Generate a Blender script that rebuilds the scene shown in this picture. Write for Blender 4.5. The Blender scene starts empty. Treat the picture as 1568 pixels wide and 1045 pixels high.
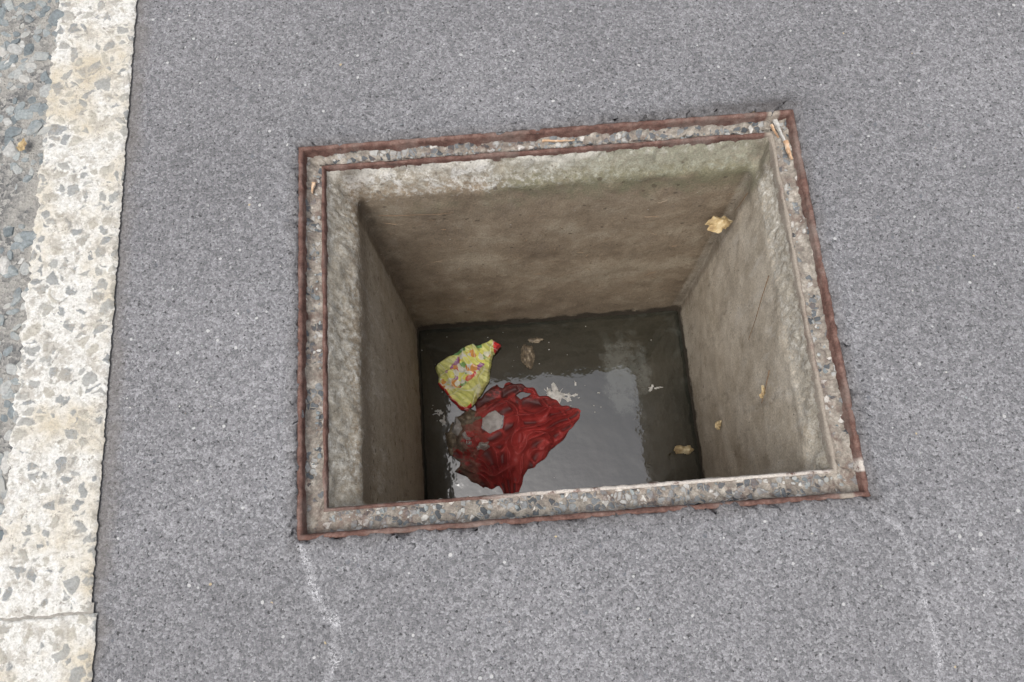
import bpy, math, random
from mathutils import Vector, Matrix, noise
random.seed(7)
sc=bpy.context.scene
# ---------------------------------------------------------------- node helper
class NT:
    def __init__(s,name):
        s.m=bpy.data.materials.new(name); s.m.use_nodes=True
        s.t=s.m.node_tree; s.t.nodes.clear()
        s.out=s.n('ShaderNodeOutputMaterial'); s.b=s.n('ShaderNodeBsdfPrincipled')
        s.t.links.new(s.b.outputs[0],s.out.inputs[0])
        s.pos=s.n('ShaderNodeNewGeometry').outputs['Position']
    def n(s,k): return s.t.nodes.new(k)
    def put(s,sock,v):
        if isinstance(v,bpy.types.NodeSocket): s.t.links.new(v,sock)
        elif v is not None:
            if sock.type=='RGBA' and isinstance(v,(tuple,list)) and len(v)==3: v=(*v,1)
            sock.default_value=v
    def set(s,name,v): s.put(s.b.inputs[name],v)
    def noise(s,scale,detail=4,rough=.55,vec=None,dist=0):
        x=s.n('ShaderNodeTexNoise'); s.put(x.inputs['Vector'],vec or s.pos)
        x.inputs['Scale'].default_value=scale; x.inputs['Detail'].default_value=detail
        x.inputs['Roughness'].default_value=rough; x.inputs['Distortion'].default_value=dist
        return x.outputs['Fac']
    def voro(s,scale,feat='F1',vec=None,rnd=1):
        x=s.n('ShaderNodeTexVoronoi'); x.feature=feat; s.put(x.inputs['Vector'],vec or s.pos)
        x.inputs['Scale'].default_value=scale; x.inputs['Randomness'].default_value=rnd
        return x
    def ramp(s,fac,stops,interp='LINEAR'):
        x=s.n('ShaderNodeValToRGB'); s.put(x.inputs[0],fac); x.color_ramp.interpolation=interp
        e=x.color_ramp.elements
        while len(e)<len(stops): e.new(.5)
        for q,(p,c) in zip(e,stops):
            q.position=p; q.color=(c,c,c,1) if not isinstance(c,(tuple,list)) else (*c,1)
        return x.outputs[0]
    def mix(s,f,a,b,mode='MIX'):
        x=s.n('ShaderNodeMix'); x.data_type='RGBA'; x.blend_type=mode
        s.put(x.inputs[0],f); s.put(x.inputs[6],a); s.put(x.inputs[7],b); return x.outputs[2]
    def math(s,op,a,b=0,c=None,clamp=False):
        x=s.n('ShaderNodeMath'); x.operation=op; x.use_clamp=clamp
        s.put(x.inputs[0],a); s.put(x.inputs[1],b)
        if c is not None: s.put(x.inputs[2],c)
        return x.outputs[0]
    def mapr(s,v,a,b,c=0,d=1):
        x=s.n('ShaderNodeMapRange'); s.put(x.inputs[0],v)
        for i,q in enumerate((a,b,c,d)): x.inputs[i+1].default_value=q
        return x.outputs[0]
    def xyz(s,vec=None):
        x=s.n('ShaderNodeSeparateXYZ'); s.put(x.inputs[0],vec or s.pos); return x.outputs
    def sep(s,c):
        x=s.n('ShaderNodeSeparateColor'); s.put(x.inputs[0],c); return x.outputs
    def attr(s,n):
        x=s.n('ShaderNodeAttribute'); x.attribute_name=n; return x.outputs['Fac']
    def warp(s,scale,amt,detail=3):
        x=s.n('ShaderNodeTexNoise'); s.put(x.inputs['Vector'],s.pos); x.inputs['Scale'].default_value=scale
        x.inputs['Detail'].default_value=detail
        m=s.n('ShaderNodeVectorMath'); m.operation='MULTIPLY_ADD'
        s.put(m.inputs[0],x.outputs['Color']); m.inputs[1].default_value=(amt,)*3; s.put(m.inputs[2],s.pos)
        return m.outputs[0]
    def scalev(s,v):
        m=s.n('ShaderNodeVectorMath'); m.operation='MULTIPLY'; s.put(m.inputs[0],s.pos); m.inputs[1].default_value=v
        return m.outputs[0]
    def bump(s,h,dist,strength=1,prev=None):
        x=s.n('ShaderNodeBump'); s.put(x.inputs['Height'],h)
        x.inputs['Distance'].default_value=dist; x.inputs['Strength'].default_value=strength
        if prev: s.put(x.inputs['Normal'],prev)
        s.put(s.b.inputs['Normal'],x.outputs[0]); return x.outputs[0]

# ---------------------------------------------------------------- materials
def mat_asphalt():
    m=NT('asphalt'); w=m.warp(120,.004); x=m.xyz()
    v=m.voro(230,vec=w); c=m.sep(v.outputs['Color'])
    col=m.ramp(c[0],[(0,(.145,.145,.152)),(.35,(.188,.188,.197)),(.7,(.232,.231,.241)),(1,(.30,.30,.31))])
    fine=m.noise(330,2,.6)
    col=m.mix(.8,col,m.ramp(fine,[(.30,.55),(.5,1.0),(.72,1.38)]),'MULTIPLY')
    big=m.noise(1.8,5,.6); col=m.mix(1,col,m.ramp(big,[(.3,.86),(.7,1.16)]),'MULTIPLY')
    med=m.noise(45,3,.6); col=m.mix(1,col,m.ramp(med,[(.3,.88),(.7,1.12)]),'MULTIPLY')
    pit=m.noise(130,2,.5); col=m.mix(m.mapr(pit,.39,.30),col,(.06,.06,.063))
    v2=m.voro(52,vec=w); c2=m.sep(v2.outputs['Color'])
    sz=m.mapr(c2[1],0,1,.04,.19)
    k=m.math('MULTIPLY',m.math('GREATER_THAN',c2[0],.80),m.mapr(m.math('SUBTRACT',v2.outputs['Distance'],sz),.02,-.02))
    col=m.mix(m.math('MULTIPLY',k,.85),col,m.ramp(c2[2],[(0,(.50,.50,.50)),(.8,(.68,.67,.65)),(.95,(.50,.40,.24))]))
    k3=m.math('MULTIPLY',m.math('LESS_THAN',c2[0],.08),m.mapr(m.math('SUBTRACT',v2.outputs['Distance'],m.mapr(c2[1],0,1,.08,.25)),.02,-.02))
    col=m.mix(m.math('MULTIPLY',k3,.5),col,(.11,.12,.14))
    ax=m.math('SUBTRACT',m.math('ABSOLUTE',m.math('SUBTRACT',x[0],.109)),.529)
    ay=m.math('SUBTRACT',m.math('ABSOLUTE',m.math('SUBTRACT',x[1],.4485)),.4055)
    d=m.math('MAXIMUM',ax,ay)
    g=m.math('MULTIPLY',m.mapr(m.math('ADD',d,m.mapr(m.noise(12,5,.7),.3,.7,-.012,.012)),.026,.002),.38)
    col=m.mix(g,col,(.095,.085,.080))
    tr=m.math('MULTIPLY',m.mapr(x[0],.10,.55),m.mapr(m.math('ADD',m.math('ABSOLUTE',m.math('SUBTRACT',x[1],.870)),m.mapr(m.noise(34,6,.8),.3,.7,-.018,.018)),.026,.002))
    tr=m.math('MULTIPLY',tr,m.mapr(x[0],.69,.62))
    col=m.mix(m.math('MULTIPLY',tr,.6),col,(.06,.053,.050))
    s_=m.mapr(m.math('ADD',m.math('ABSOLUTE',m.math('SUBTRACT',x[0],-.785)),m.mapr(m.noise(15,4,.7),.3,.7,-.02,.02)),.03,0)
    col=m.mix(m.math('MULTIPLY',s_,.5),col,(.17,.155,.14))
    m.set('Base Color',col); m.set('Roughness',.85); m.set('Specular IOR Level',.3)
    h=m.math('ADD',m.math('MULTIPLY',v.outputs['Distance'],-.5),fine)
    h=m.math('ADD',h,m.math('MULTIPLY',pit,1.2))
    m.bump(h,.0026,.65); return m.m
def mat_chipbase():
    m=NT('chipseal_binder'); v=m.voro(150,vec=m.warp(60,.01)); c=m.sep(v.outputs['Color'])
    col=m.ramp(c[0],[(0,(.11,.115,.115)),(.5,(.23,.225,.215)),(1,(.40,.39,.36))])
    n=m.noise(10,5,.6); col=m.mix(m.mapr(n,.42,.62),col,(.38,.365,.33))
    m.set('Base Color',col); m.set('Roughness',.9)
    m.bump(m.math('ADD',v.outputs['Distance'],m.noise(300,3)),.004,.8); return m.m
def mat_stone():
    m=NT('chip_stone'); g=m.n('ShaderNodeNewGeometry'); r=g.outputs['Random Per Island']
    col=m.ramp(r,[(0,(.14,.165,.175)),(.3,(.22,.25,.26)),(.6,(.30,.33,.33)),(.85,(.40,.405,.39)),(1,(.54,.53,.50))])
    n=m.noise(160,4,.65); col=m.mix(.8,col,m.ramp(n,[(.3,.6),(.7,1.3)]),'MULTIPLY')
    dust=m.noise(14,5,.7); col=m.mix(m.mapr(dust,.50,.66,0,.7),col,(.42,.405,.37))
    m.set('Base Color',col); m.set('Roughness',.8); m.bump(n,.002,.5); return m.m
def mat_line():
    m=NT('worn_white_paint'); w=m.warp(34,.030,2)
    v=m.voro(40,vec=w); e=m.voro(40,'DISTANCE_TO_EDGE',vec=w); c=m.sep(v.outputs['Color'])
    n=m.noise(110,5,.7); n2=m.noise(6,5,.6); n3=m.noise(300,3,.7)
    paint=m.ramp(n,[(.3,(.44,.425,.38)),(.48,(.67,.66,.62)),(.7,(.81,.805,.78))])
    paint=m.mix(m.mapr(n2,.46,.64,0,.85),paint,(.55,.48,.355))
    stone=m.ramp(c[1],[(0,(.19,.21,.22)),(.5,(.31,.315,.30)),(1,(.46,.43,.36))])
    stone=m.mix(.7,stone,m.ramp(n,[(.3,.7),(.7,1.25)]),'MULTIPLY')
    szz=m.math('ADD',m.mapr(c[2],0,1,.06,.18),m.mapr(n,.3,.7,-.06,.06))
    inside_=m.mapr(m.math('SUBTRACT',e.outputs[0],szz),-.03,.05)
    k=m.math('MULTIPLY',m.math('GREATER_THAN',m.math('ADD',c[0],m.mapr(n2,.3,.7,-.15,.15)),.40),inside_)
    col=m.mix(m.math('MULTIPLY',k,.82),paint,stone)
    wear=m.math('MULTIPLY',m.mapr(m.noise(30,6,.75),.52,.59),.65); col=m.mix(wear,col,(.38,.35,.30))
    crack=m.mapr(m.noise(75,6,.7),.41,.33); col=m.mix(m.math('MULTIPLY',crack,.75),col,(.27,.245,.205))
    col=m.mix(.5,col,m.ramp(n3,[(.3,.75),(.7,1.2)]),'MULTIPLY')
    m.set('Base Color',col); m.set('Roughness',.75)
    h=m.math('ADD',m.math('MULTIPLY',m.mapr(e.outputs[0],0,.3),.7),m.math('MULTIPLY',n,1.3))
    m.bump(h,.005,.6); return m.m
def mat_rust():
    m=NT('rusted_iron'); n=m.noise(50,6,.7); n2=m.noise(9,5,.65); nf=m.noise(260,3,.7); x=m.xyz()
    col=m.ramp(n,[(.28,(.065,.038,.032)),(.5,(.155,.086,.070)),(.66,(.235,.150,.125)),(.8,(.36,.29,.26))])
    col=m.mix(m.mapr(n2,.50,.66,0,.65),col,(.25,.205,.18))
    wh=m.math('MULTIPLY',m.math('MULTIPLY',m.mapr(x[1],.115,.105),m.mapr(x[1],.086,.090)),m.math('MULTIPLY',m.mapr(x[0],-.1,.05),m.mapr(m.noise(35,4,.7),.36,.46)))
    col=m.mix(m.math('MULTIPLY',wh,.8),col,(.68,.64,.58))
    rm=m.math('MULTIPLY',m.mapr(x[0],.58,.588),m.mapr(x[0],.612,.606))
    col=m.mix(m.math('MULTIPLY',rm,m.mapr(n2,.35,.48,.25,.9)),col,(.36,.32,.27))
    col=m.mix(.6,col,m.ramp(nf,[(.3,.6),(.7,1.35)]),'MULTIPLY')
    m.set('Base Color',col); m.set('Roughness',.9); m.set('Specular IOR Level',.25); m.bump(m.math('ADD',n,nf),.002,.7); return m.m
def mat_ledge():
    m=NT('aggregate_mortar'); w=m.warp(60,.014)
    v=m.voro(80,vec=w); e=m.voro(80,'DISTANCE_TO_EDGE',vec=w); c=m.sep(v.outputs['Color'])
    n=m.noise(150,4,.65); n2=m.noise(9,3,.6); n4=m.noise(45,5,.7)
    mortar=m.ramp(n4,[(.3,(.18,.155,.135)),(.5,(.30,.27,.23)),(.7,(.50,.465,.41))])
    mortar=m.mix(.8,mortar,m.ramp(n,[(.3,.6),(.7,1.35)]),'MULTIPLY')
    st=m.ramp(c[1],[(0,(.06,.07,.08)),(.4,(.16,.18,.195)),(.75,(.34,.345,.34)),(1,(.66,.64,.60))])
    st=m.mix(.7,st,m.ramp(n,[(.3,.7),(.7,1.3)]),'MULTIPLY')
    x=m.xyz()
    less=m.mapr(x[0],.57,.60,0,.35)
    less2=m.mapr(x[0],-.36,-.38,0,.35)
    thr=m.math('ADD',m.math('ADD',m.mapr(n2,.3,.7,.15,.60),less),less2)
    k=m.math('MULTIPLY',m.math('GREATER_THAN',c[0],thr),m.mapr(e.outputs[0],.04,.12))
    col=m.mix(m.math('MULTIPLY',k,.95),mortar,st)
    col=m.mix(m.mapr(m.noise(22,6,.75),.50,.64,0,.7),col,(.16,.105,.085))
    m.set('Base Color',col); m.set('Roughness',.9)
    m.bump(m.math('ADD',m.math('MULTIPLY',k,.6),m.math('MULTIPLY',n,1.5)),.003,.8); return m.m
def mat_wall():
    m=NT('pit_concrete'); x=m.xyz(); n=m.noise(22,6,.65); n2=m.noise(4,5,.6); nf=m.noise(240,4,.75); nm=m.noise(80,5,.7)
    col=m.ramp(n,[(.3,(.33,.278,.205)),(.52,(.435,.376,.288)),(.75,(.53,.48,.39))])
    col=m.mix(m.mapr(n2,.42,.66,0,.6),col,(.47,.425,.35))
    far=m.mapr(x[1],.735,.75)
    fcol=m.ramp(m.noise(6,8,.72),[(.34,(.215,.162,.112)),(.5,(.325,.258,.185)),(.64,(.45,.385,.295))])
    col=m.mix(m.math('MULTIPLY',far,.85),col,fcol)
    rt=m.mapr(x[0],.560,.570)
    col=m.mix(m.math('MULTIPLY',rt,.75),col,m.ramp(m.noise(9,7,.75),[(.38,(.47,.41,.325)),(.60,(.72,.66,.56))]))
    sv2=m.scalev((26,26,7)); st2=m.noise(1,7,.8,vec=sv2)
    col=m.mix(m.math('MULTIPLY',m.math('MULTIPLY',m.mapr(st2,.53,.62,0,.5),m.mapr(x[2],-.75,-.3)),m.math('SUBTRACT',1,m.math('MULTIPLY',far,.85))),col,(.70,.67,.61))
    sv=m.scalev((12,12,5)); st=m.noise(1,8,.8,vec=sv)
    col=m.mix(m.mapr(st,.53,.66,0,.5),col,(.18,.14,.10))
    lf=m.mapr(x[0],-.300,-.308)
    ls=m.math('MULTIPLY',lf,m.mapr(m.math('ADD',m.math('ABSOLUTE',m.math('ADD',x[2],.16)),m.mapr(nm,.3,.7,-.05,.05)),.10,.02))
    col=m.mix(m.math('MULTIPLY',ls,.6),col,(.17,.13,.09))
    mo=m.math('MULTIPLY',m.mapr(m.math('ADD',x[2],m.mapr(n,.3,.7,-.06,.06)),-.21,-.12),m.math('MULTIPLY',far,m.mapr(m.math('ADD',n2,m.mapr(x[0],-.3,.4,-.12,.12)),.40,.56)))
    col=m.mix(m.math('MULTIPLY',mo,.7),col,(.225,.23,.145))
    band=m.mapr(m.math('ADD',x[2],m.mapr(nm,.3,.7,-.035,.035)),-.118,-.085)
    pale=m.ramp(nm,[(.3,(.22,.195,.155)),(.46,(.38,.35,.295)),(.56,(.50,.475,.42)),(.68,(.70,.69,.65))])
    pale=m.mix(m.mapr(m.noise(9,5,.7),.45,.60,0,.6),pale,(.335,.30,.24))
    pale=m.mix(m.math('MULTIPLY',m.math('MULTIPLY',m.mapr(x[1],.76,.775),m.mapr(x[0],-.1,.3)),m.mapr(nm,.38,.55,.2,.7)),pale,(.29,.295,.21))
    wp=m.math('MULTIPLY',m.mapr(x[1],.765,.775),m.math('MULTIPLY',m.mapr(m.noise(24,6,.75),.52,.57),m.mapr(x[0],.2,-.05)))
    pale=m.mix(m.math('MULTIPLY',wp,.75),pale,(.78,.77,.74))
    ar=m.math('MULTIPLY',m.math('MULTIPLY',m.mapr(x[1],.806,.811),m.mapr(m.noise(14,5,.7),.45,.53)),.75)
    pale=m.mix(ar,pale,(.70,.68,.62))
    col=m.mix(m.math('MULTIPLY',band,.9),col,pale)
    tide=m.mapr(m.math('ADD',x[2],m.mapr(n,.3,.7,-.02,.02)),-1.035,-1.055)
    col=m.mix(tide,col,(.030,.027,.022))
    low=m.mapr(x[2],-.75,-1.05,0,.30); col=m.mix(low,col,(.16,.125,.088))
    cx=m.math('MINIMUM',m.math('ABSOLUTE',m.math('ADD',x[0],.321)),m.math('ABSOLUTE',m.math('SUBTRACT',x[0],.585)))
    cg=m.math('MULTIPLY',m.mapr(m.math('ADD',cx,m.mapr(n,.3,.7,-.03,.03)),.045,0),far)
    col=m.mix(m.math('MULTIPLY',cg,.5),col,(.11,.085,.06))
    for sc_,th in ((38,.82),(95,.80)):
        v=m.voro(sc_,vec=m.warp(90,.01)); c=m.sep(v.outputs['Color'])
        k=m.math('MULTIPLY',m.math('GREATER_THAN',c[0],th),m.mapr(m.math('SUBTRACT',v.outputs['Distance'],m.mapr(c[1],0,1,.05,.24)),.03,-.03))
        col=m.mix(m.math('MULTIPLY',k,.6),col,(.11,.085,.062))
        k2=m.math('MULTIPLY',m.math('LESS_THAN',c[0],.06),m.math('LESS_THAN',v.outputs['Distance'],.09))
        col=m.mix(m.math('MULTIPLY',k2,.8),col,(.68,.65,.59))
    col=m.mix(.75,col,m.ramp(nf,[(.3,.6),(.7,1.4)]),'MULTIPLY')
    m.set('Base Color',col); m.set('Roughness',.9); m.set('Specular IOR Level',.3)
    m.bump(m.math('ADD',m.math('MULTIPLY',nm,1.4),nf),.003,.7); return m.m
def mat_water():
    m=NT('murky_water'); x=m.xyz(); n=m.noise(7,6,.65,dist=1.5); n2=m.noise(60,4,.7)
    col=m.ramp(m.noise(5,4),[(.35,(.013,.014,.009)),(.65,(.030,.028,.019))])
    film=m.math('MULTIPLY',m.mapr(n,.54,.68,0,.28),m.mapr(n2,.3,.6,.4,1))
    col=m.mix(film,col,(.12,.13,.115))
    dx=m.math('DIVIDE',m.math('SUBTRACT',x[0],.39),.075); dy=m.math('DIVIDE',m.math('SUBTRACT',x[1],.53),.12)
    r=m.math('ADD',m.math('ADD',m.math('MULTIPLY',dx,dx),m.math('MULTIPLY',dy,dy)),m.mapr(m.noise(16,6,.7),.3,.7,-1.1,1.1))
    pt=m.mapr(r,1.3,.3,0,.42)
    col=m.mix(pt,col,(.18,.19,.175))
    sp=m.voro(45); cs=m.sep(sp.outputs['Color'])
    k=m.math('MULTIPLY',m.math('GREATER_THAN',cs[0],.86),m.math('LESS_THAN',sp.outputs['Distance'],m.mapr(cs[1],0,1,.03,.12)))
    col=m.mix(m.math('MULTIPLY',k,.6),col,(.34,.32,.26))
    m.set('Base Color',col); m.set('Roughness',m.math('ADD',m.mapr(film,0,.3,.05,.11),m.math('MULTIPLY',k,.4))); m.set('IOR',2.25)
    m.bump(m.noise(16,3,.5),.0018,.5); return m.m
def mat_simple(name,stops,scale,rough,bd=.002,spec=.5):
    m=NT(name); n=m.noise(scale,5,.65); m.set('Base Color',m.ramp(n,stops)); m.set('Roughness',rough)
    m.set('Specular IOR Level',spec); m.bump(n,bd,.7); return m.m
def mat_chalk():
    m=NT('chalk'); u=m.attr('u'); n=m.noise(300,3,.75); n2=m.noise(22,5,.7)
    a=m.math('MULTIPLY',m.mapr(m.math('ADD',n,m.math('MULTIPLY',u,.10)),.50,.68),m.mapr(n2,.40,.58,.05,.66))
    m.set('Base Color',(.72,.72,.74)); m.set('Roughness',.95); m.set('Alpha',m.math('MULTIPLY',a,m.mapr(u,0,.35))); return m.m
def mat_cloth():
    m=NT('wet_red_fabric'); n=m.noise(9,4,.6,dist=.5)
    col=m.ramp(n,[(.28,(.22,.030,.030)),(.45,(.36,.044,.041)),(.6,(.46,.062,.056)),(.8,(.55,.12,.105))])
    x=m.xyz(); f=m.attr('fold')
    d=m.math('MULTIPLY',m.mapr(x[0],-.08,-.20),m.mapr(m.noise(18,5,.65),.44,.52))
    col=m.mix(d,col,m.ramp(m.noise(45,4,.7),[(.35,(.09,.07,.05)),(.65,(.28,.22,.17))]))
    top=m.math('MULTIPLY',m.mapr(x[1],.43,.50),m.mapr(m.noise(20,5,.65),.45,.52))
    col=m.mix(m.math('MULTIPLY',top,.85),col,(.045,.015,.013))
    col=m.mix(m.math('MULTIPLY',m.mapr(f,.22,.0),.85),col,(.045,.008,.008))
    col=m.mix(m.mapr(m.noise(24,6,.75),.61,.66,0,.6),col,(.05,.018,.016))
    m.set('Base Color',col); m.set('Roughness',.5); m.set('Specular IOR Level',.4); m.bump(m.noise(110,3,.6),.0012,.5); return m.m
def mat_wrapper():
    m=NT('printed_plastic_film'); w=m.warp(40,.04)
    v=m.voro(48,vec=w); c=m.sep(v.outputs['Color'])
    col=m.ramp(c[0],[(0,(.86,.84,.22)),(.28,(.85,.83,.70)),(.50,(.78,.36,.10)),(.64,(.80,.78,.72)),(.76,(.40,.14,.34)),(.83,(.25,.45,.16)),(.92,(.74,.09,.07))],'CONSTANT')
    yel=m.ramp(m.noise(40,3),[(.3,(.72,.73,.20)),(.7,(.90,.89,.40))])
    stripe=m.n('ShaderNodeTexWave'); m.put(stripe.inputs['Vector'],m.warp(20,.02)); stripe.bands_direction='DIAGONAL'; stripe.inputs['Scale'].default_value=22; stripe.inputs['Distortion'].default_value=1
    yel=m.mix(m.mapr(stripe.outputs['Fac'],.62,.85,0,.5),yel,(.45,.48,.12))
    col=m.mix(m.mapr(m.attr('panel'),.38,.45),yel,col)
    col=m.mix(m.attr('green'),col,(.16,.34,.12))
    col=m.mix(m.attr('edge'),col,(.72,.05,.05))
    col=m.mix(m.mapr(m.attr('crease'),.82,.97,0,.5),col,(.90,.90,.84))
    col=m.mix(m.mapr(m.attr('crease'),.15,.0,0,.3),col,(.22,.22,.07))
    m.set('Base Color',col); m.set('Roughness',.25); m.bump(m.noise(60,3,.5,dist=1.5),.003,.6); return m.m

ASP,CHB,STN,LIN,RUS,LED,WAL,WAT,CLO,WRP,CHALK=mat_asphalt(),mat_chipbase(),mat_stone(),mat_line(),mat_rust(),mat_ledge(),mat_wall(),mat_water(),mat_cloth(),mat_wrapper(),mat_chalk()
LEAF=mat_simple('dry_leaf',[(.3,(.20,.13,.07)),(.5,(.50,.38,.20)),(.7,(.78,.70,.48))],30,.7)
WOOD=mat_simple('splinter_wood',[(.3,(.34,.20,.12)),(.5,(.58,.38,.23)),(.72,(.76,.68,.56))],60,.8)
TWIG=mat_simple('twig_bark',[(.3,(.12,.08,.05)),(.7,(.30,.20,.12))],80,.85)
SCUM=mat_simple('foam_scum',[(.3,(.30,.29,.26)),(.5,(.50,.49,.46)),(.75,(.74,.73,.70))],70,.5)
PAPER=mat_simple('wet_paper',[(.3,(.28,.26,.24)),(.5,(.46,.44,.42)),(.75,(.70,.68,.65))],30,.5)
MUD=mat_simple('sodden_pulp',[(.3,(.06,.05,.04)),(.55,(.22,.175,.12)),(.75,(.42,.36,.27))],55,.5,.006)
SILT=mat_simple('joint_silt',[(.3,(.20,.19,.17)),(.7,(.40,.38,.34))],90,.9)

def obj(name,verts,faces,mats,fm=None,smooth=True,parent=None):
    me=bpy.data.meshes.new(name); me.from_pydata([tuple(v) for v in verts],[],faces); me.update()
    for q in (mats if isinstance(mats,list) else [mats]): me.materials.append(q)
    if fm: me.polygons.foreach_set('material_index',fm)
    me.polygons.foreach_set('use_smooth',[smooth]*len(me.polygons))
    o=bpy.data.objects.new(name,me); sc.collection.objects.link(o)
    if parent: o.parent=parent
    return o
def empty(name):
    o=bpy.data.objects.new(name,None); sc.collection.objects.link(o); return o
def nz(x,y,z,s): return noise.fractal(Vector((x*s,y*s,z*s)),.6,2,4)
def sn(x,y,z,s): return noise.noise(Vector((x*s,y*s,z*3.7+.5)))

# ---------------------------------------------------------------- loop builder for frame and pit
def rectloop(x0,x1,y0,y1,z,nx=240,ny=190,j=0,js=30,jz=0,seed=0,cr=0):
    P=[]
    for i in range(nx): P.append((x0+(x1-x0)*i/nx,y0))
    for i in range(ny): P.append((x1,y0+(y1-y0)*i/ny))
    for i in range(nx): P.append((x1-(x1-x0)*i/nx,y1))
    for i in range(ny): P.append((x0,y1-(y1-y0)*i/ny))
    R=[]
    for x,y in P:
        if cr:
            qx=min(max(x,x0+cr),x1-cr); qy=min(max(y,y0+cr),y1-cr); dx,dy=x-qx,y-qy; dl=math.hypot(dx,dy)
            if dl>cr: x=qx+dx/dl*cr; y=qy+dy/dl*cr
        a=nz(x,y,z+seed,js)*j; b=nz(x+9,y,z+seed,js)*j; c=nz(x,y+7,z+seed,js)*jz
        R.append((x+a,y+b,z+c))
    return R
def loft(name,loops,mats,mi,parent=None,smooth=True):
    n=len(loops[0]); V=[p for L in loops for p in L]; F=[];M=[]
    for k in range(len(loops)-1):
        for i in range(n):
            j=(i+1)%n; F.append((k*n+i,k*n+j,(k+1)*n+j,(k+1)*n+i)); M.append(mi[k])
    return obj(name,V,F,mats,M,smooth,parent)
OX0,OX1,OY0,OY1=-.420,.638,.043,.854
LX0,LX1,LY0,LY1=-.377,.597,.094,.820
def rl(o,z,**k): return rectloop(OX0+o,OX1-o,OY0+o,OY1-o,z,**k)
def ll(o,z,**k): return rectloop(LX0+o,LX1-o,LY0+o,LY1-o,z,**k)
pit=empty('manhole_pit')
loft('outer_angle_frame',[rl(-.004,-.05),rl(-.002,-.001,j=.001,jz=.001),rl(.001,.0015,j=.001,jz=.001,js=60),rl(.006,.001,j=.0013,jz=.001,js=60),rl(.0085,-.003,j=.0015,js=50),rl(.010,-.045,j=.003)],[RUS],[0]*5,pit)
loft('mortar_ledge',[rl(.007,-.018,j=.005,jz=.006),rl(.013,-.027,j=.006,jz=.010),rl(.022,-.029,j=.004,jz=.007,js=60),rl(.030,-.031,j=.004,jz=.007,js=60),
     ll(-.006,-.032,j=.004,jz=.006),ll(.001,-.034,j=.003,jz=.005)],[LED],[0]*5,pit)
loft('inner_lip',[ll(-.0035,-.045,j=.001),ll(-.0025,-.028,j=.002,jz=.003,js=18),ll(.0025,-.028,j=.002,jz=.003,js=18),ll(.0045,-.034,j=.002),ll(.005,-.060,j=.002)],[RUS],[0]*4,pit)
loops=[]
for t in (0,.08,.18,.3,.42,.55,.7,.85,1):
    def mx(a,b): return a+(b-a)*t
    s=1 if 0<t<1 else .4
    loops.append(rectloop(mx(LX0+.004,-.323),mx(LX1-.004,.578),mx(LY0+.004,.100),mx(LY1-.004,.782),-.040-.072*(t**.9),j=.005*s,jz=.007*s,js=30,cr=.001+.02*t))
for k in range(1,71):
    t=k/70
    loops.append(rectloop(-.323+.001*t,.578+.022*t,.100,.782-.029*t,-.115-1.2*t,j=.003 if k>2 else .006,js=8,cr=max(.003,.021-.2*t)))
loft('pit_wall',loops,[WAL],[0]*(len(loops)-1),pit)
obj('pit_floor',[(-.4,.05,-1.31),(.7,.05,-1.31),(.7,.85,-1.31),(-.4,.85,-1.31)],[(0,1,2,3)],MUD,parent=pit)

# asphalt sheet with ragged hole
B=200
L=[rl(.003,-.030,j=.002),rl(.001,-.003,j=.009,js=38,jz=.003,seed=3),rl(-.005,.003,j=.010,js=38,jz=.004,seed=3),rl(-.013,.004,j=.008,js=45,jz=.004),rl(-.026,.001,j=.004,jz=.003),rl(-.05,0)]
L.append(rl(-.6,0)); L.append(rectloop(-B,B,-B,B,0))
loft('road',L,[ASP],[0]*(len(L)-1))
obj('chipseal_road',[(-B,-B,.004),(-.955,-B,.004),(-.955,B,.004),(-B,B,.004)],[(0,1,2,3)],CHB)
import bmesh
bm=bmesh.new(); bmesh.ops.create_icosphere(bm,subdivisions=2,radius=1)
ico_v=[v.co.copy() for v in bm.verts]; ico_f=[tuple(v.index for v in f.verts) for f in bm.faces]; bm.free()
def stones(name,pts,mat,parent=None):
    V=[];F=[]
    for (x,y,z,r) in pts:
        b=len(V); ang=random.random()*6.28; ca,sa=math.cos(ang),math.sin(ang)
        sx,sy,szz=r*random.uniform(.8,1.3),r*random.uniform(.6,1),r*random.uniform(.3,.45)
        planes=[(Vector((random.uniform(-.3,.3),random.uniform(-.3,.3),1)).normalized(),.45)]+[(Vector((random.uniform(-1,1),random.uniform(-1,1),random.uniform(-.1,.6))).normalized(),random.uniform(.5,.8)) for _ in range(6)]
        for v in ico_v:
            q=v.copy()
            for nrm,dd in planes:
                e=q.dot(nrm)-dd
                if e>0: q-=nrm*e
            px,py,pz=q.x*sx,q.y*sy,q.z*szz
            V.append((x+px*ca-py*sa,y+px*sa+py*ca,z+pz))
        F+= [tuple(b+i for i in f) for f in ico_f]
    return obj(name,V,F,mat,smooth=False,parent=parent)
pts=[]
y=-.55
while y<1.75:
    x=-1.55
    while x<-.958:
        if random.random()<.88 and nz(x,y,0,7)<.33:
            r=random.uniform(.008,.0175) if random.random()<.8 else random.uniform(.016,.026)
            pts.append((x+random.uniform(-.01,.01),y+random.uniform(-.01,.01),.004+random.uniform(-.003,.001),r))
        x+=.0215
    y+=.0205
stones('road_gravel',pts,STN)

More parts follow.
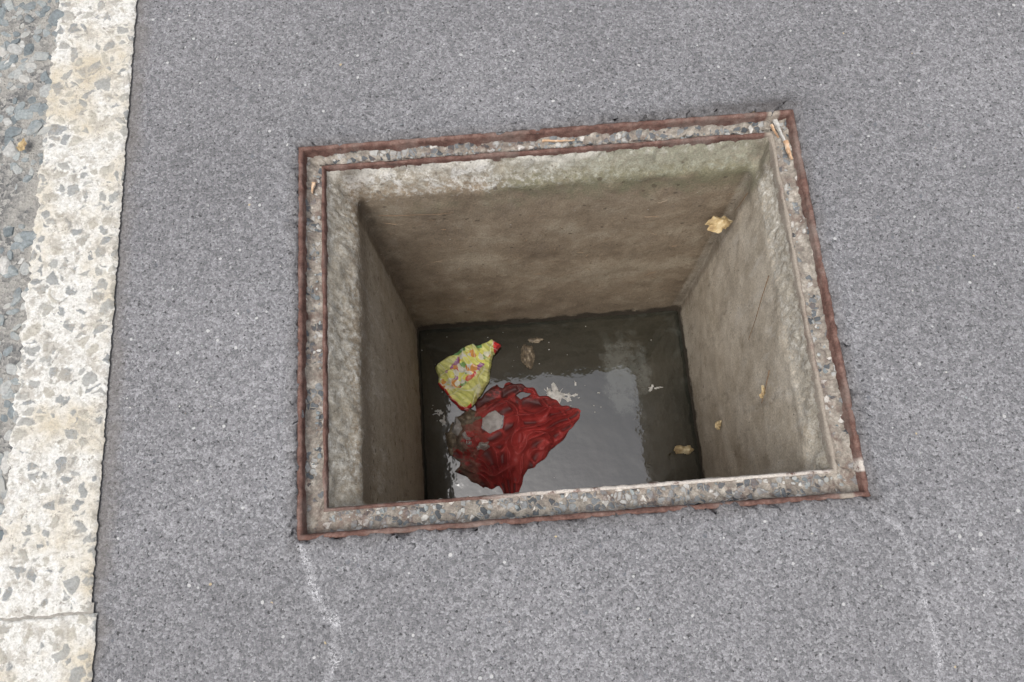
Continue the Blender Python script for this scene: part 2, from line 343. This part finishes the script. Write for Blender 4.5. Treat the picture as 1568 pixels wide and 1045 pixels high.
def line_mesh(name,y0,y1,x0,x1,z,step,mat,parent=None):
    V=[];F=[];n=int((y1-y0)/step); nc=30
    for i in range(n+1):
        yy=y0+(y1-y0)*i/n
        a=x0+nz(3.1,yy,0,28)*.009+nz(1,yy,5,90)*.005; b=x1+nz(7.7,yy,0,30)*.003+nz(4,yy,2,120)*.0025
        for k in range(nc+1):
            u=k/nc; xx=a+(b-a)*u
            e=min(u,1-u)*nc
            zz=z+(nz(xx,yy,0,50)*.0014 if e>0 else -.004)
            y_=yy
            if i in(0,n): y_+=nz(xx,yy,3,60)*.003; zz-=.003
            V.append((xx,y_,zz))
    for i in range(n):
        for k in range(nc):
            a=i*(nc+1)+k; F.append((a,a+1,a+nc+2,a+nc+1))
    return obj(name,V,F,mat,parent=parent)
lm=empty('road_line_marking')
line_mesh('paint_stripe',-.0545,1.9,-.970,-.791,.009,.004,LIN,lm)
line_mesh('paint_stripe_end',-1.2,-.0595,-.972,-.780,.009,.004,LIN,lm)
obj('joint_filler',[(-.972,-.075,.0055),(-.786,-.075,.0055),(-.786,-.04,.0055),(-.972,-.04,.0055)],[(0,1,2,3)],SILT,parent=lm)
obj('paint_stripe_far',[(-.97,1.9,.008),(-.79,1.9,.008),(-.79,B,.008),(-.97,B,.008)],[(0,1,2,3)],LIN,parent=lm)
obj('paint_stripe_near',[(-.97,-B,.008),(-.78,-B,.008),(-.78,-1.2,.008),(-.97,-1.2,.008)],[(0,1,2,3)],LIN,parent=lm)

def chalk(pts,w):
    C=[]
    for (ax,ay),(bx,by) in zip(pts,pts[1:]):
        n=max(2,int(math.hypot(bx-ax,by-ay)/.004))
        for i in range(n): C.append((ax+(bx-ax)*i/n,ay+(by-ay)*i/n))
    for _ in range(3): C=[C[0]]+[((a[0]+2*b[0]+c[0])/4,(a[1]+2*b[1]+c[1])/4) for a,b,c in zip(C,C[1:],C[2:])]+[C[-1]]
    V=[];F=[];U=[]
    for i,(x,y) in enumerate(C):
        a=C[max(0,i-1)];b=C[min(len(C)-1,i+1)]; dx,dy=b[0]-a[0],b[1]-a[1]; l=math.hypot(dx,dy) or 1
        nx_,ny_=-dy/l,dx/l; off=nz(x,y,3,22)*.004; ww=w*(1+.7*nz(x,y,8,18))
        for k in (-2,-1,0,1,2):
            V.append((x+nx_*(off+ww*k/2),y+ny_*(off+ww*k/2),.0045)); U.append(1-abs(k)/2)
    for i in range(len(C)-1):
        for k in range(4): a=i*5+k; F.append((a,a+1,a+6,a+5))
    o=obj('chalk_mark',V,F,CHALK); at=o.data.attributes.new('u','FLOAT','POINT'); at.data.foreach_set('value',U)
    return o
chalk([(-.411,.036),(-.411,.029),(-.397,-.009),(-.391,-.049),(-.373,-.084),(-.344,-.102),(-.347,-.141),(-.362,-.204),(-.372,-.30)],.0145)
chalk([(.655,.005),(.677,-.017),(.690,-.054),(.694,-.12),(.697,-.178),(.695,-.265),(.69,-.34)],.010)

# ---------------------------------------------------------------- water
WZ=-1.092
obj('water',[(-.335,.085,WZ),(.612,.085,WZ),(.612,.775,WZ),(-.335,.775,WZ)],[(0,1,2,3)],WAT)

def inside(p,poly):
    x,y=p;c=False;j=len(poly)-1
    for i in range(len(poly)):
        xi,yi=poly[i];xj,yj=poly[j]
        if (yi>y)!=(yj>y) and x<(xj-xi)*(y-yi)/(yj-yi)+xi: c=not c
        j=i
    return c
def dist(p,poly):
    d=9
    for (ax,ay),(bx,by) in zip(poly,poly[1:]+poly[:1]):
        vx,vy=bx-ax,by-ay; t=max(0,min(1,((p[0]-ax)*vx+(p[1]-ay)*vy)/(vx*vx+vy*vy)))
        d=min(d,math.hypot(p[0]-ax-vx*t,p[1]-ay-vy*t))
    return d
def sheet(name,poly,step,hf,mat,holes=(),jit=.006,js=40,attrs=None,parent=None):
    xs=[p[0] for p in poly];ys=[p[1] for p in poly]
    nx=int((max(xs)-min(xs)+.04)/step);ny=int((max(ys)-min(ys)+.04)/step)
    idx={};V=[];F=[];A=[]
    for i in range(nx+1):
        for j in range(ny+1):
            x=min(xs)-.02+i*step;y=min(ys)-.02+j*step
            q=(x+sn(x,y,0,js)*jit,y+sn(x,y,5,js)*jit)
            if not inside(q,poly) or any(inside(q,h) for h in holes): continue
            d=min([dist(q,poly)]+[dist(q,h) for h in holes])
            idx[i,j]=len(V); V.append((x,y,hf(x,y,d))); A.append((x,y,d))
    for (i,j),a in idx.items():
        if (i+1,j) in idx and (i,j+1) in idx and (i+1,j+1) in idx:
            F.append((a,idx[i+1,j],idx[i+1,j+1],idx[i,j+1]))
    o=obj(name,V,F,mat,parent=parent)
    if attrs:
        for nm,fn in attrs.items():
            at=o.data.attributes.new(nm,'FLOAT','POINT')
            at.data.foreach_set('value',[fn(*a) for a in A])
    return o
cloth=[(-.097,.520),(-.065,.545),(-.039,.535),(-.01,.548),(.031,.536),(.065,.520),(.085,.492),(.119,.490),(.168,.452),(.195,.445),(.222,.430),(.205,.400),(.181,.376),(.150,.335),(.106,.3025),(.07,.262),(.03,.245),(.007,.2075),(-.012,.175),(-.043,.1595),(-.08,.190),(-.1325,.195),(-.17,.225),(-.2205,.2575),(-.205,.29),(-.239,.3265),(-.225,.37),(-.209,.415),(-.16,.43),(-.137,.4555),(-.14,.49)]
def crest(v): return 1-abs(math.sin(math.pi*v))**.8
def foldv(x,y):
    w1=sn(x,y,0,5); w2=sn(x,y,7,12)
    a1=math.atan2(y-.10,x+.03); f1=crest(a1*4.2+w1*1.0+w2*.45)
    a2=math.atan2(y-.52,x-.36); f2=crest(a2*7+w1*1.3+w2*.55)
    m=min(1,max(0,(y-.25)/.14)); m=m*m*(3-2*m); f=f1*(1-m)+f2*m
    f*=.6+.4*min(1,max(0,.5+1.6*sn(x,y,11,8)))
    cr=max(0,1-abs(sn(x,y,2,9))*5)
    cr2=max(0,1-abs(sn(x,y,4,19))*5)
    return max(f,.85*cr)*.84+.20*cr2
def hcloth(x,y,d):
    e=min(1,d/.010)**.5; g=min(1,d/.045)
    return WZ+.001+e*(.005+(.008+.038*g)*foldv(x,y)+.016*g*sn(x,y,9,7))
hole=[(-.118,.432),(-.095,.447),(-.07,.450),(-.048,.430),(-.052,.395),(-.075,.380),(-.10,.376),(-.124,.398)]
hole2=[(.0,.50),(.03,.512),(.045,.50),(.02,.485)]
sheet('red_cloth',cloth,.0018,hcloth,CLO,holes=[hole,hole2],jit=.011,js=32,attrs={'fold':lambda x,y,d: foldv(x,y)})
wrap=[(-.090,.690),(-.070,.701),(-.037,.680),(-.048,.655),(-.064,.648),(-.070,.625),(-.074,.605),(-.076,.58),(-.086,.552),(-.117,.505),(-.148,.470),(-.168,.452),(-.20,.474),(-.229,.505),(-.242,.53),(-.262,.556),(-.256,.58),(-.268,.618),(-.232,.650),(-.192,.663),(-.155,.689),(-.121,.686)]
def wcr(x,y): return max(crest((x*.55+y*.83)*17+sn(x,y,3,9)*1.1),max(0,1-abs(sn(x,y,6,18))*4),.9*max(0,1-abs(sn(x,y,16,34))*5))
def hwrap(x,y,d):
    e=min(1,d/.008)**.6
    f=crest((x*.55+y*.83)*17+sn(x,y,3,9)*1.1); g=max(0,1-abs(sn(x,y,6,18))*4); h=max(0,1-abs(sn(x,y,16,34))*5)
    return WZ+.004+e*(.010+.016*f+.010*g+.004*h)+.018*max(0,(y-.46)/.2)*e
def wedge(x,y,d):
    if x>-.062 and y>.652: return 1
    if d<.010 and y<.56 and x<-.15: return 1
    if d<.006 and sn(x,y,0,20)>.3: return 1
    return 0
def wgreen(x,y,d): return 1 if (d<.018 and y>.64 and x<-.10 and sn(x,y,2,40)>0) else 0
def wpanel(x,y,d):
    u=(x+.165)*.8+(y-.60)*.6; v_=-(x+.165)*.6+(y-.60)*.8
    return 1-.5*math.hypot(u/.08,v_/.036)+nz(x,y,4,30)*.15
sheet('snack_wrapper',wrap,.0018,hwrap,WRP,attrs={'edge':wedge,'panel':wpanel,'green':wgreen,'crease':lambda x,y,d:wcr(x,y)},jit=.005)

def blob(cx,cy,rx,ry,rot=0,n=20,irr=.3,seed=0):
    P=[]
    for i in range(n):
        a=i/n*6.283; r=1+irr*nz(math.cos(a)+seed,math.sin(a),seed,1.3)*1.4
        x=math.cos(a)*rx*r;y=math.sin(a)*ry*r
        P.append((cx+x*math.cos(rot)-y*math.sin(rot),cy+x*math.sin(rot)+y*math.cos(rot)))
    return P
def lump(name,cx,cy,rx,ry,h,mat,rot=0,seed=0,irr=.3,step=.0025,base=WZ,parent=None,rg=50):
    P=blob(cx,cy,rx,ry,rot,seed=seed,irr=irr); R=min(rx,ry)
    return sheet(name,P,step,lambda x,y,d: base+h*(1-(1-min(1,d/R))**2)*(.7+.8*abs(sn(x,y,seed,rg)))+.0005,mat,jit=.004,parent=parent)
lump('paper_scrap',-.201,.405,.024,.032,.045,PAPER,seed=1,rg=30)
lump('paper_scrap',-.121,.332,.028,.015,.065,SCUM,seed=2,rot=.4,rg=30)
lump('paper_scrap',-.086,.414,.042,.038,.010,PAPER,seed=3,irr=.12,rg=20)
lump('paper_scrap',-.175,.37,.018,.03,.04,PAPER,seed=23,rg=30)
lump('paper_scrap',-.165,.345,.012,.010,.055,SCUM,seed=33,rg=30)
lump('mud_clump',-.165,.43,.042,.030,.03,MUD,seed=4,rg=35)
lump('mud_clump',-.222,.37,.024,.052,.022,MUD,seed=14,rg=35)
lump('mud_clump',.054,.637,.028,.046,.03,MUD,seed=5,irr=.15,rg=30)
lump('mud_clump',.085,.69,.03,.012,.01,MUD,seed=15)
lump('dead_leaf',.549,.269,.036,.016,.016,LEAF,seed=6,rg=25)
sc_p=empty('foam_scum')
for (a,b,rx,ry,sd_) in ((.150,.490,.026,.030,7),(.185,.478,.026,.013,9),(.473,.488,.020,.011,8),(.215,.525,.008,.010,18),(-.27,.46,.020,.010,19),(-.25,.43,.012,.015,12),(.11,.50,.012,.02,13)):
    lump('scum_patch',a,b,rx,ry,.005,SCUM,seed=sd_,irr=.9,parent=sc_p,step=.002)
for i in range(46):
    a=random.gauss(-.05,.18); b=random.gauss(.50,.11)
    if not(-.3<a<.57 and .15<b<.73): continue
    lump('scum_fleck',a,b,random.uniform(.0015,.004),random.uniform(.0015,.003),.002,SCUM,seed=20+i,step=.0015,parent=sc_p)

# ---------------------------------------------------------------- leaves, twigs, splinters
def leaf(name,c,nrm,up,l,w,mat,curl=.3,seed=0):
    nrm=Vector(nrm).normalized(); up=Vector(up); up=(up-nrm*up.dot(nrm)).normalized(); s=up.cross(nrm)
    V=[];F=[];n=26;mm=10
    for i in range(n+1):
        t=i/n; ww=w*(math.sin(math.pi*min(1,t*.97+.02)**.75)**.7)*(1+.5*sn(t*3,seed,0,1.7))
        for k in range(-mm,mm+1):
            u=k/mm
            ed=1+.35*sn(t*6+ (3 if u>0 else 0),seed,2,1.5)*abs(u)
            p=Vector(c)+up*(t-.5)*l+s*(u*ww*ed)+nrm*(.003+curl*w*(abs(u)**1.5)+l*curl*.5*(t-.5)**2*2+.010*w/.02*sn(t*2.5,u*1.2+seed,1,1.2))
            V.append(p)
    r=2*mm+1
    for i in range(n):
        for k in range(2*mm): a=i*r+k; F.append((a,a+1,a+r+1,a+r))
    return obj(name,V,F,mat)
leaf('dead_leaf',(.552,.738,-.300),(-1,-.5,.7),(.9,-.2,.9),.070,.021,LEAF,.7,1.3)
leaf('dead_leaf',(.574,.30,-.274),(-1,0,.3),(0,1,.4),.03,.008,LEAF,.6,2.3)
leaf('dead_leaf',(.585,.295,-.72),(-1,0,.3),(0,.6,1),.035,.012,LEAF,.5,3.3)
leaf('dead_leaf',(-1.005,.90,.014),(0,0,1),(.2,1,0),.03,.009,LEAF,.3,4.3)
def stick(name,pts,r,mat,parent=None):
    cu=bpy.data.curves.new(name,'CURVE'); cu.dimensions='3D'; cu.bevel_depth=r; cu.bevel_resolution=2
    sp=cu.splines.new('POLY'); sp.points.add(len(pts)-1)
    for q,p in zip(sp.points,pts): q.co=(*p,1)
    for i,q in enumerate(sp.points): q.radius=1-.6*i/len(pts)
    cu.materials.append(mat); o=bpy.data.objects.new(name,cu); sc.collection.objects.link(o)
    if parent: o.parent=parent
    return o
stick('twig',[(-.290,.774,-.190),(-.25,.773,-.196),(-.20,.772,-.198),(-.15,.773,-.206),(-.115,.774,-.205)],.0010,TWIG)
stick('twig',[(.575,.34,-.23),(.57,.30,-.27),(.572,.28,-.31)],.0015,TWIG)
stick('twig',[(.574,.53,-.13),(.572,.50,-.19),(.574,.47,-.26),(.573,.44,-.33)],.0012,TWIG)
stick('twig',[(.57,.745,-.16),(.565,.74,-.21),(.57,.75,-.26)],.0012,TWIG)
rh=empty('root_hairs')
for i in range(70):
    x=random.uniform(-.28,.55); z=random.uniform(-.22,-.95); a=random.random()*3.14; l=random.uniform(.01,.04)
    yy=.779-.029*(-z-.115)/1.2-.002
    P=[]; 
    for q in range(5):
        P.append((x,yy-.002*(q%2),z)); x+=math.cos(a)*l/4; z+=math.sin(a)*l/4; a+=random.uniform(-.6,.6)
    stick('hair',P,.0004,WOOD if i%3==0 else TWIG,rh)
ws=empty('wood_splinters')
def splinter(a,b,w,h,mat):
    a=Vector(a);b=Vector(b);d=(b-a).normalized();s=d.cross(Vector((0,0,1))).normalized();V=[];F=[];n=10
    for i in range(n+1):
        t=i/n; ww=w*(1-.7*t)*(1+.4*nz(t*5,a.x*9,0,2)); p=a.lerp(b,t)+s*.002*nz(t*4,3,a.y,2)
        V+=[p-s*ww,p+s*ww,p+s*ww*.7+Vector((0,0,h)),p-s*ww*.7+Vector((0,0,h))]
    for i in range(n):
        for k in range(4): F.append((i*4+k,i*4+(k+1)%4,i*4+4+(k+1)%4,i*4+4+k))
    F+=[(3,2,1,0),tuple(n*4+k for k in range(4))]
    return obj('splinter',V,F,mat,smooth=False,parent=ws)
splinter((.604,.845,-.020),(.618,.780,-.018),.005,.005,SCUM)
splinter((.617,.79,-.016),(.622,.745,-.016),.006,.005,WOOD)
splinter((.592,.83,-.014),(.604,.80,-.018),.003,.004,WOOD)
splinter((.10,.838,-.022),(.17,.832,-.020),.003,.003,WOOD)
splinter((-.395,.78,-.022),(-.398,.755,-.022),.005,.004,WOOD)
pts=[]
for i in range(260):
    side=random.random()
    if side<.35: x=random.uniform(OX0+.02,OX1-.02);y=random.uniform(.058,.088)
    elif side<.6: x=random.uniform(OX0+.02,OX1-.02);y=random.uniform(.824,.842)
    elif side<.8: x=random.uniform(.602,.624);y=random.uniform(.06,.84)
    else: x=random.uniform(-.406,-.385);y=random.uniform(.06,.84)
    pts.append((x,y,-.030,random.uniform(.002,.006)))
stones('gravel_debris',pts,STN)
pts=[]
for i in range(420):
    x=random.uniform(-.76,1.3);y=random.uniform(-.4,1.5)
    if OX0-.03<x<OX1+.03 and OY0-.03<y<OY1+.03: continue
    pts.append((x,y,.001,random.uniform(.001,.0032)))
stones('road_grit',pts,STN)

# ---------------------------------------------------------------- light, sky, camera
w=bpy.data.worlds.new('World'); sc.world=w; w.use_nodes=True; nt=w.node_tree; nt.nodes.clear()
bg=nt.nodes.new('ShaderNodeBackground'); wo=nt.nodes.new('ShaderNodeOutputWorld'); sk=nt.nodes.new('ShaderNodeTexSky')
EL,AZ=math.radians(70),math.radians(222)
sk.sky_type='NISHITA'; sk.sun_disc=False; sk.sun_elevation=EL; sk.sun_rotation=AZ
sk.air_density=1; sk.dust_density=6; sk.ozone_density=1
hs=nt.nodes.new('ShaderNodeHueSaturation'); hs.inputs['Saturation'].default_value=.42
nt.links.new(sk.outputs[0],hs.inputs['Color']); nt.links.new(hs.outputs[0],bg.inputs[0]); bg.inputs[1].default_value=.15; nt.links.new(bg.outputs[0],wo.inputs[0])
sd=bpy.data.lights.new('sun','SUN'); sd.energy=1.5; sd.angle=math.radians(40); sd.color=(1,.97,.93)
so=bpy.data.objects.new('sun',sd); sc.collection.objects.link(so)
dirv=Vector((math.sin(AZ)*math.cos(EL),math.cos(AZ)*math.cos(EL),math.sin(EL)))
so.rotation_euler=dirv.to_track_quat('Z','Y').to_euler()
cd=bpy.data.cameras.new('camera'); cam=bpy.data.objects.new('camera',cd); sc.collection.objects.link(cam)
cd.sensor_width=36; cd.lens=1130/1568*36; cd.clip_start=.02; cd.clip_end=1000
Zc=Vector((-.01927,.26780,.96330)).normalized(); Xc=Vector((.9971,.0764,-.0013)); Xc=(Xc-Zc*Xc.dot(Zc)).normalized(); Yc=Zc.cross(Xc)
R=Matrix((Xc,Yc,Zc))   # camera->world
cam.matrix_world=Matrix.Translation((0,0,1.4))@R.to_4x4()
sc.camera=cam
sc.view_settings.view_transform='Standard'; sc.view_settings.look='None'; sc.view_settings.exposure=0
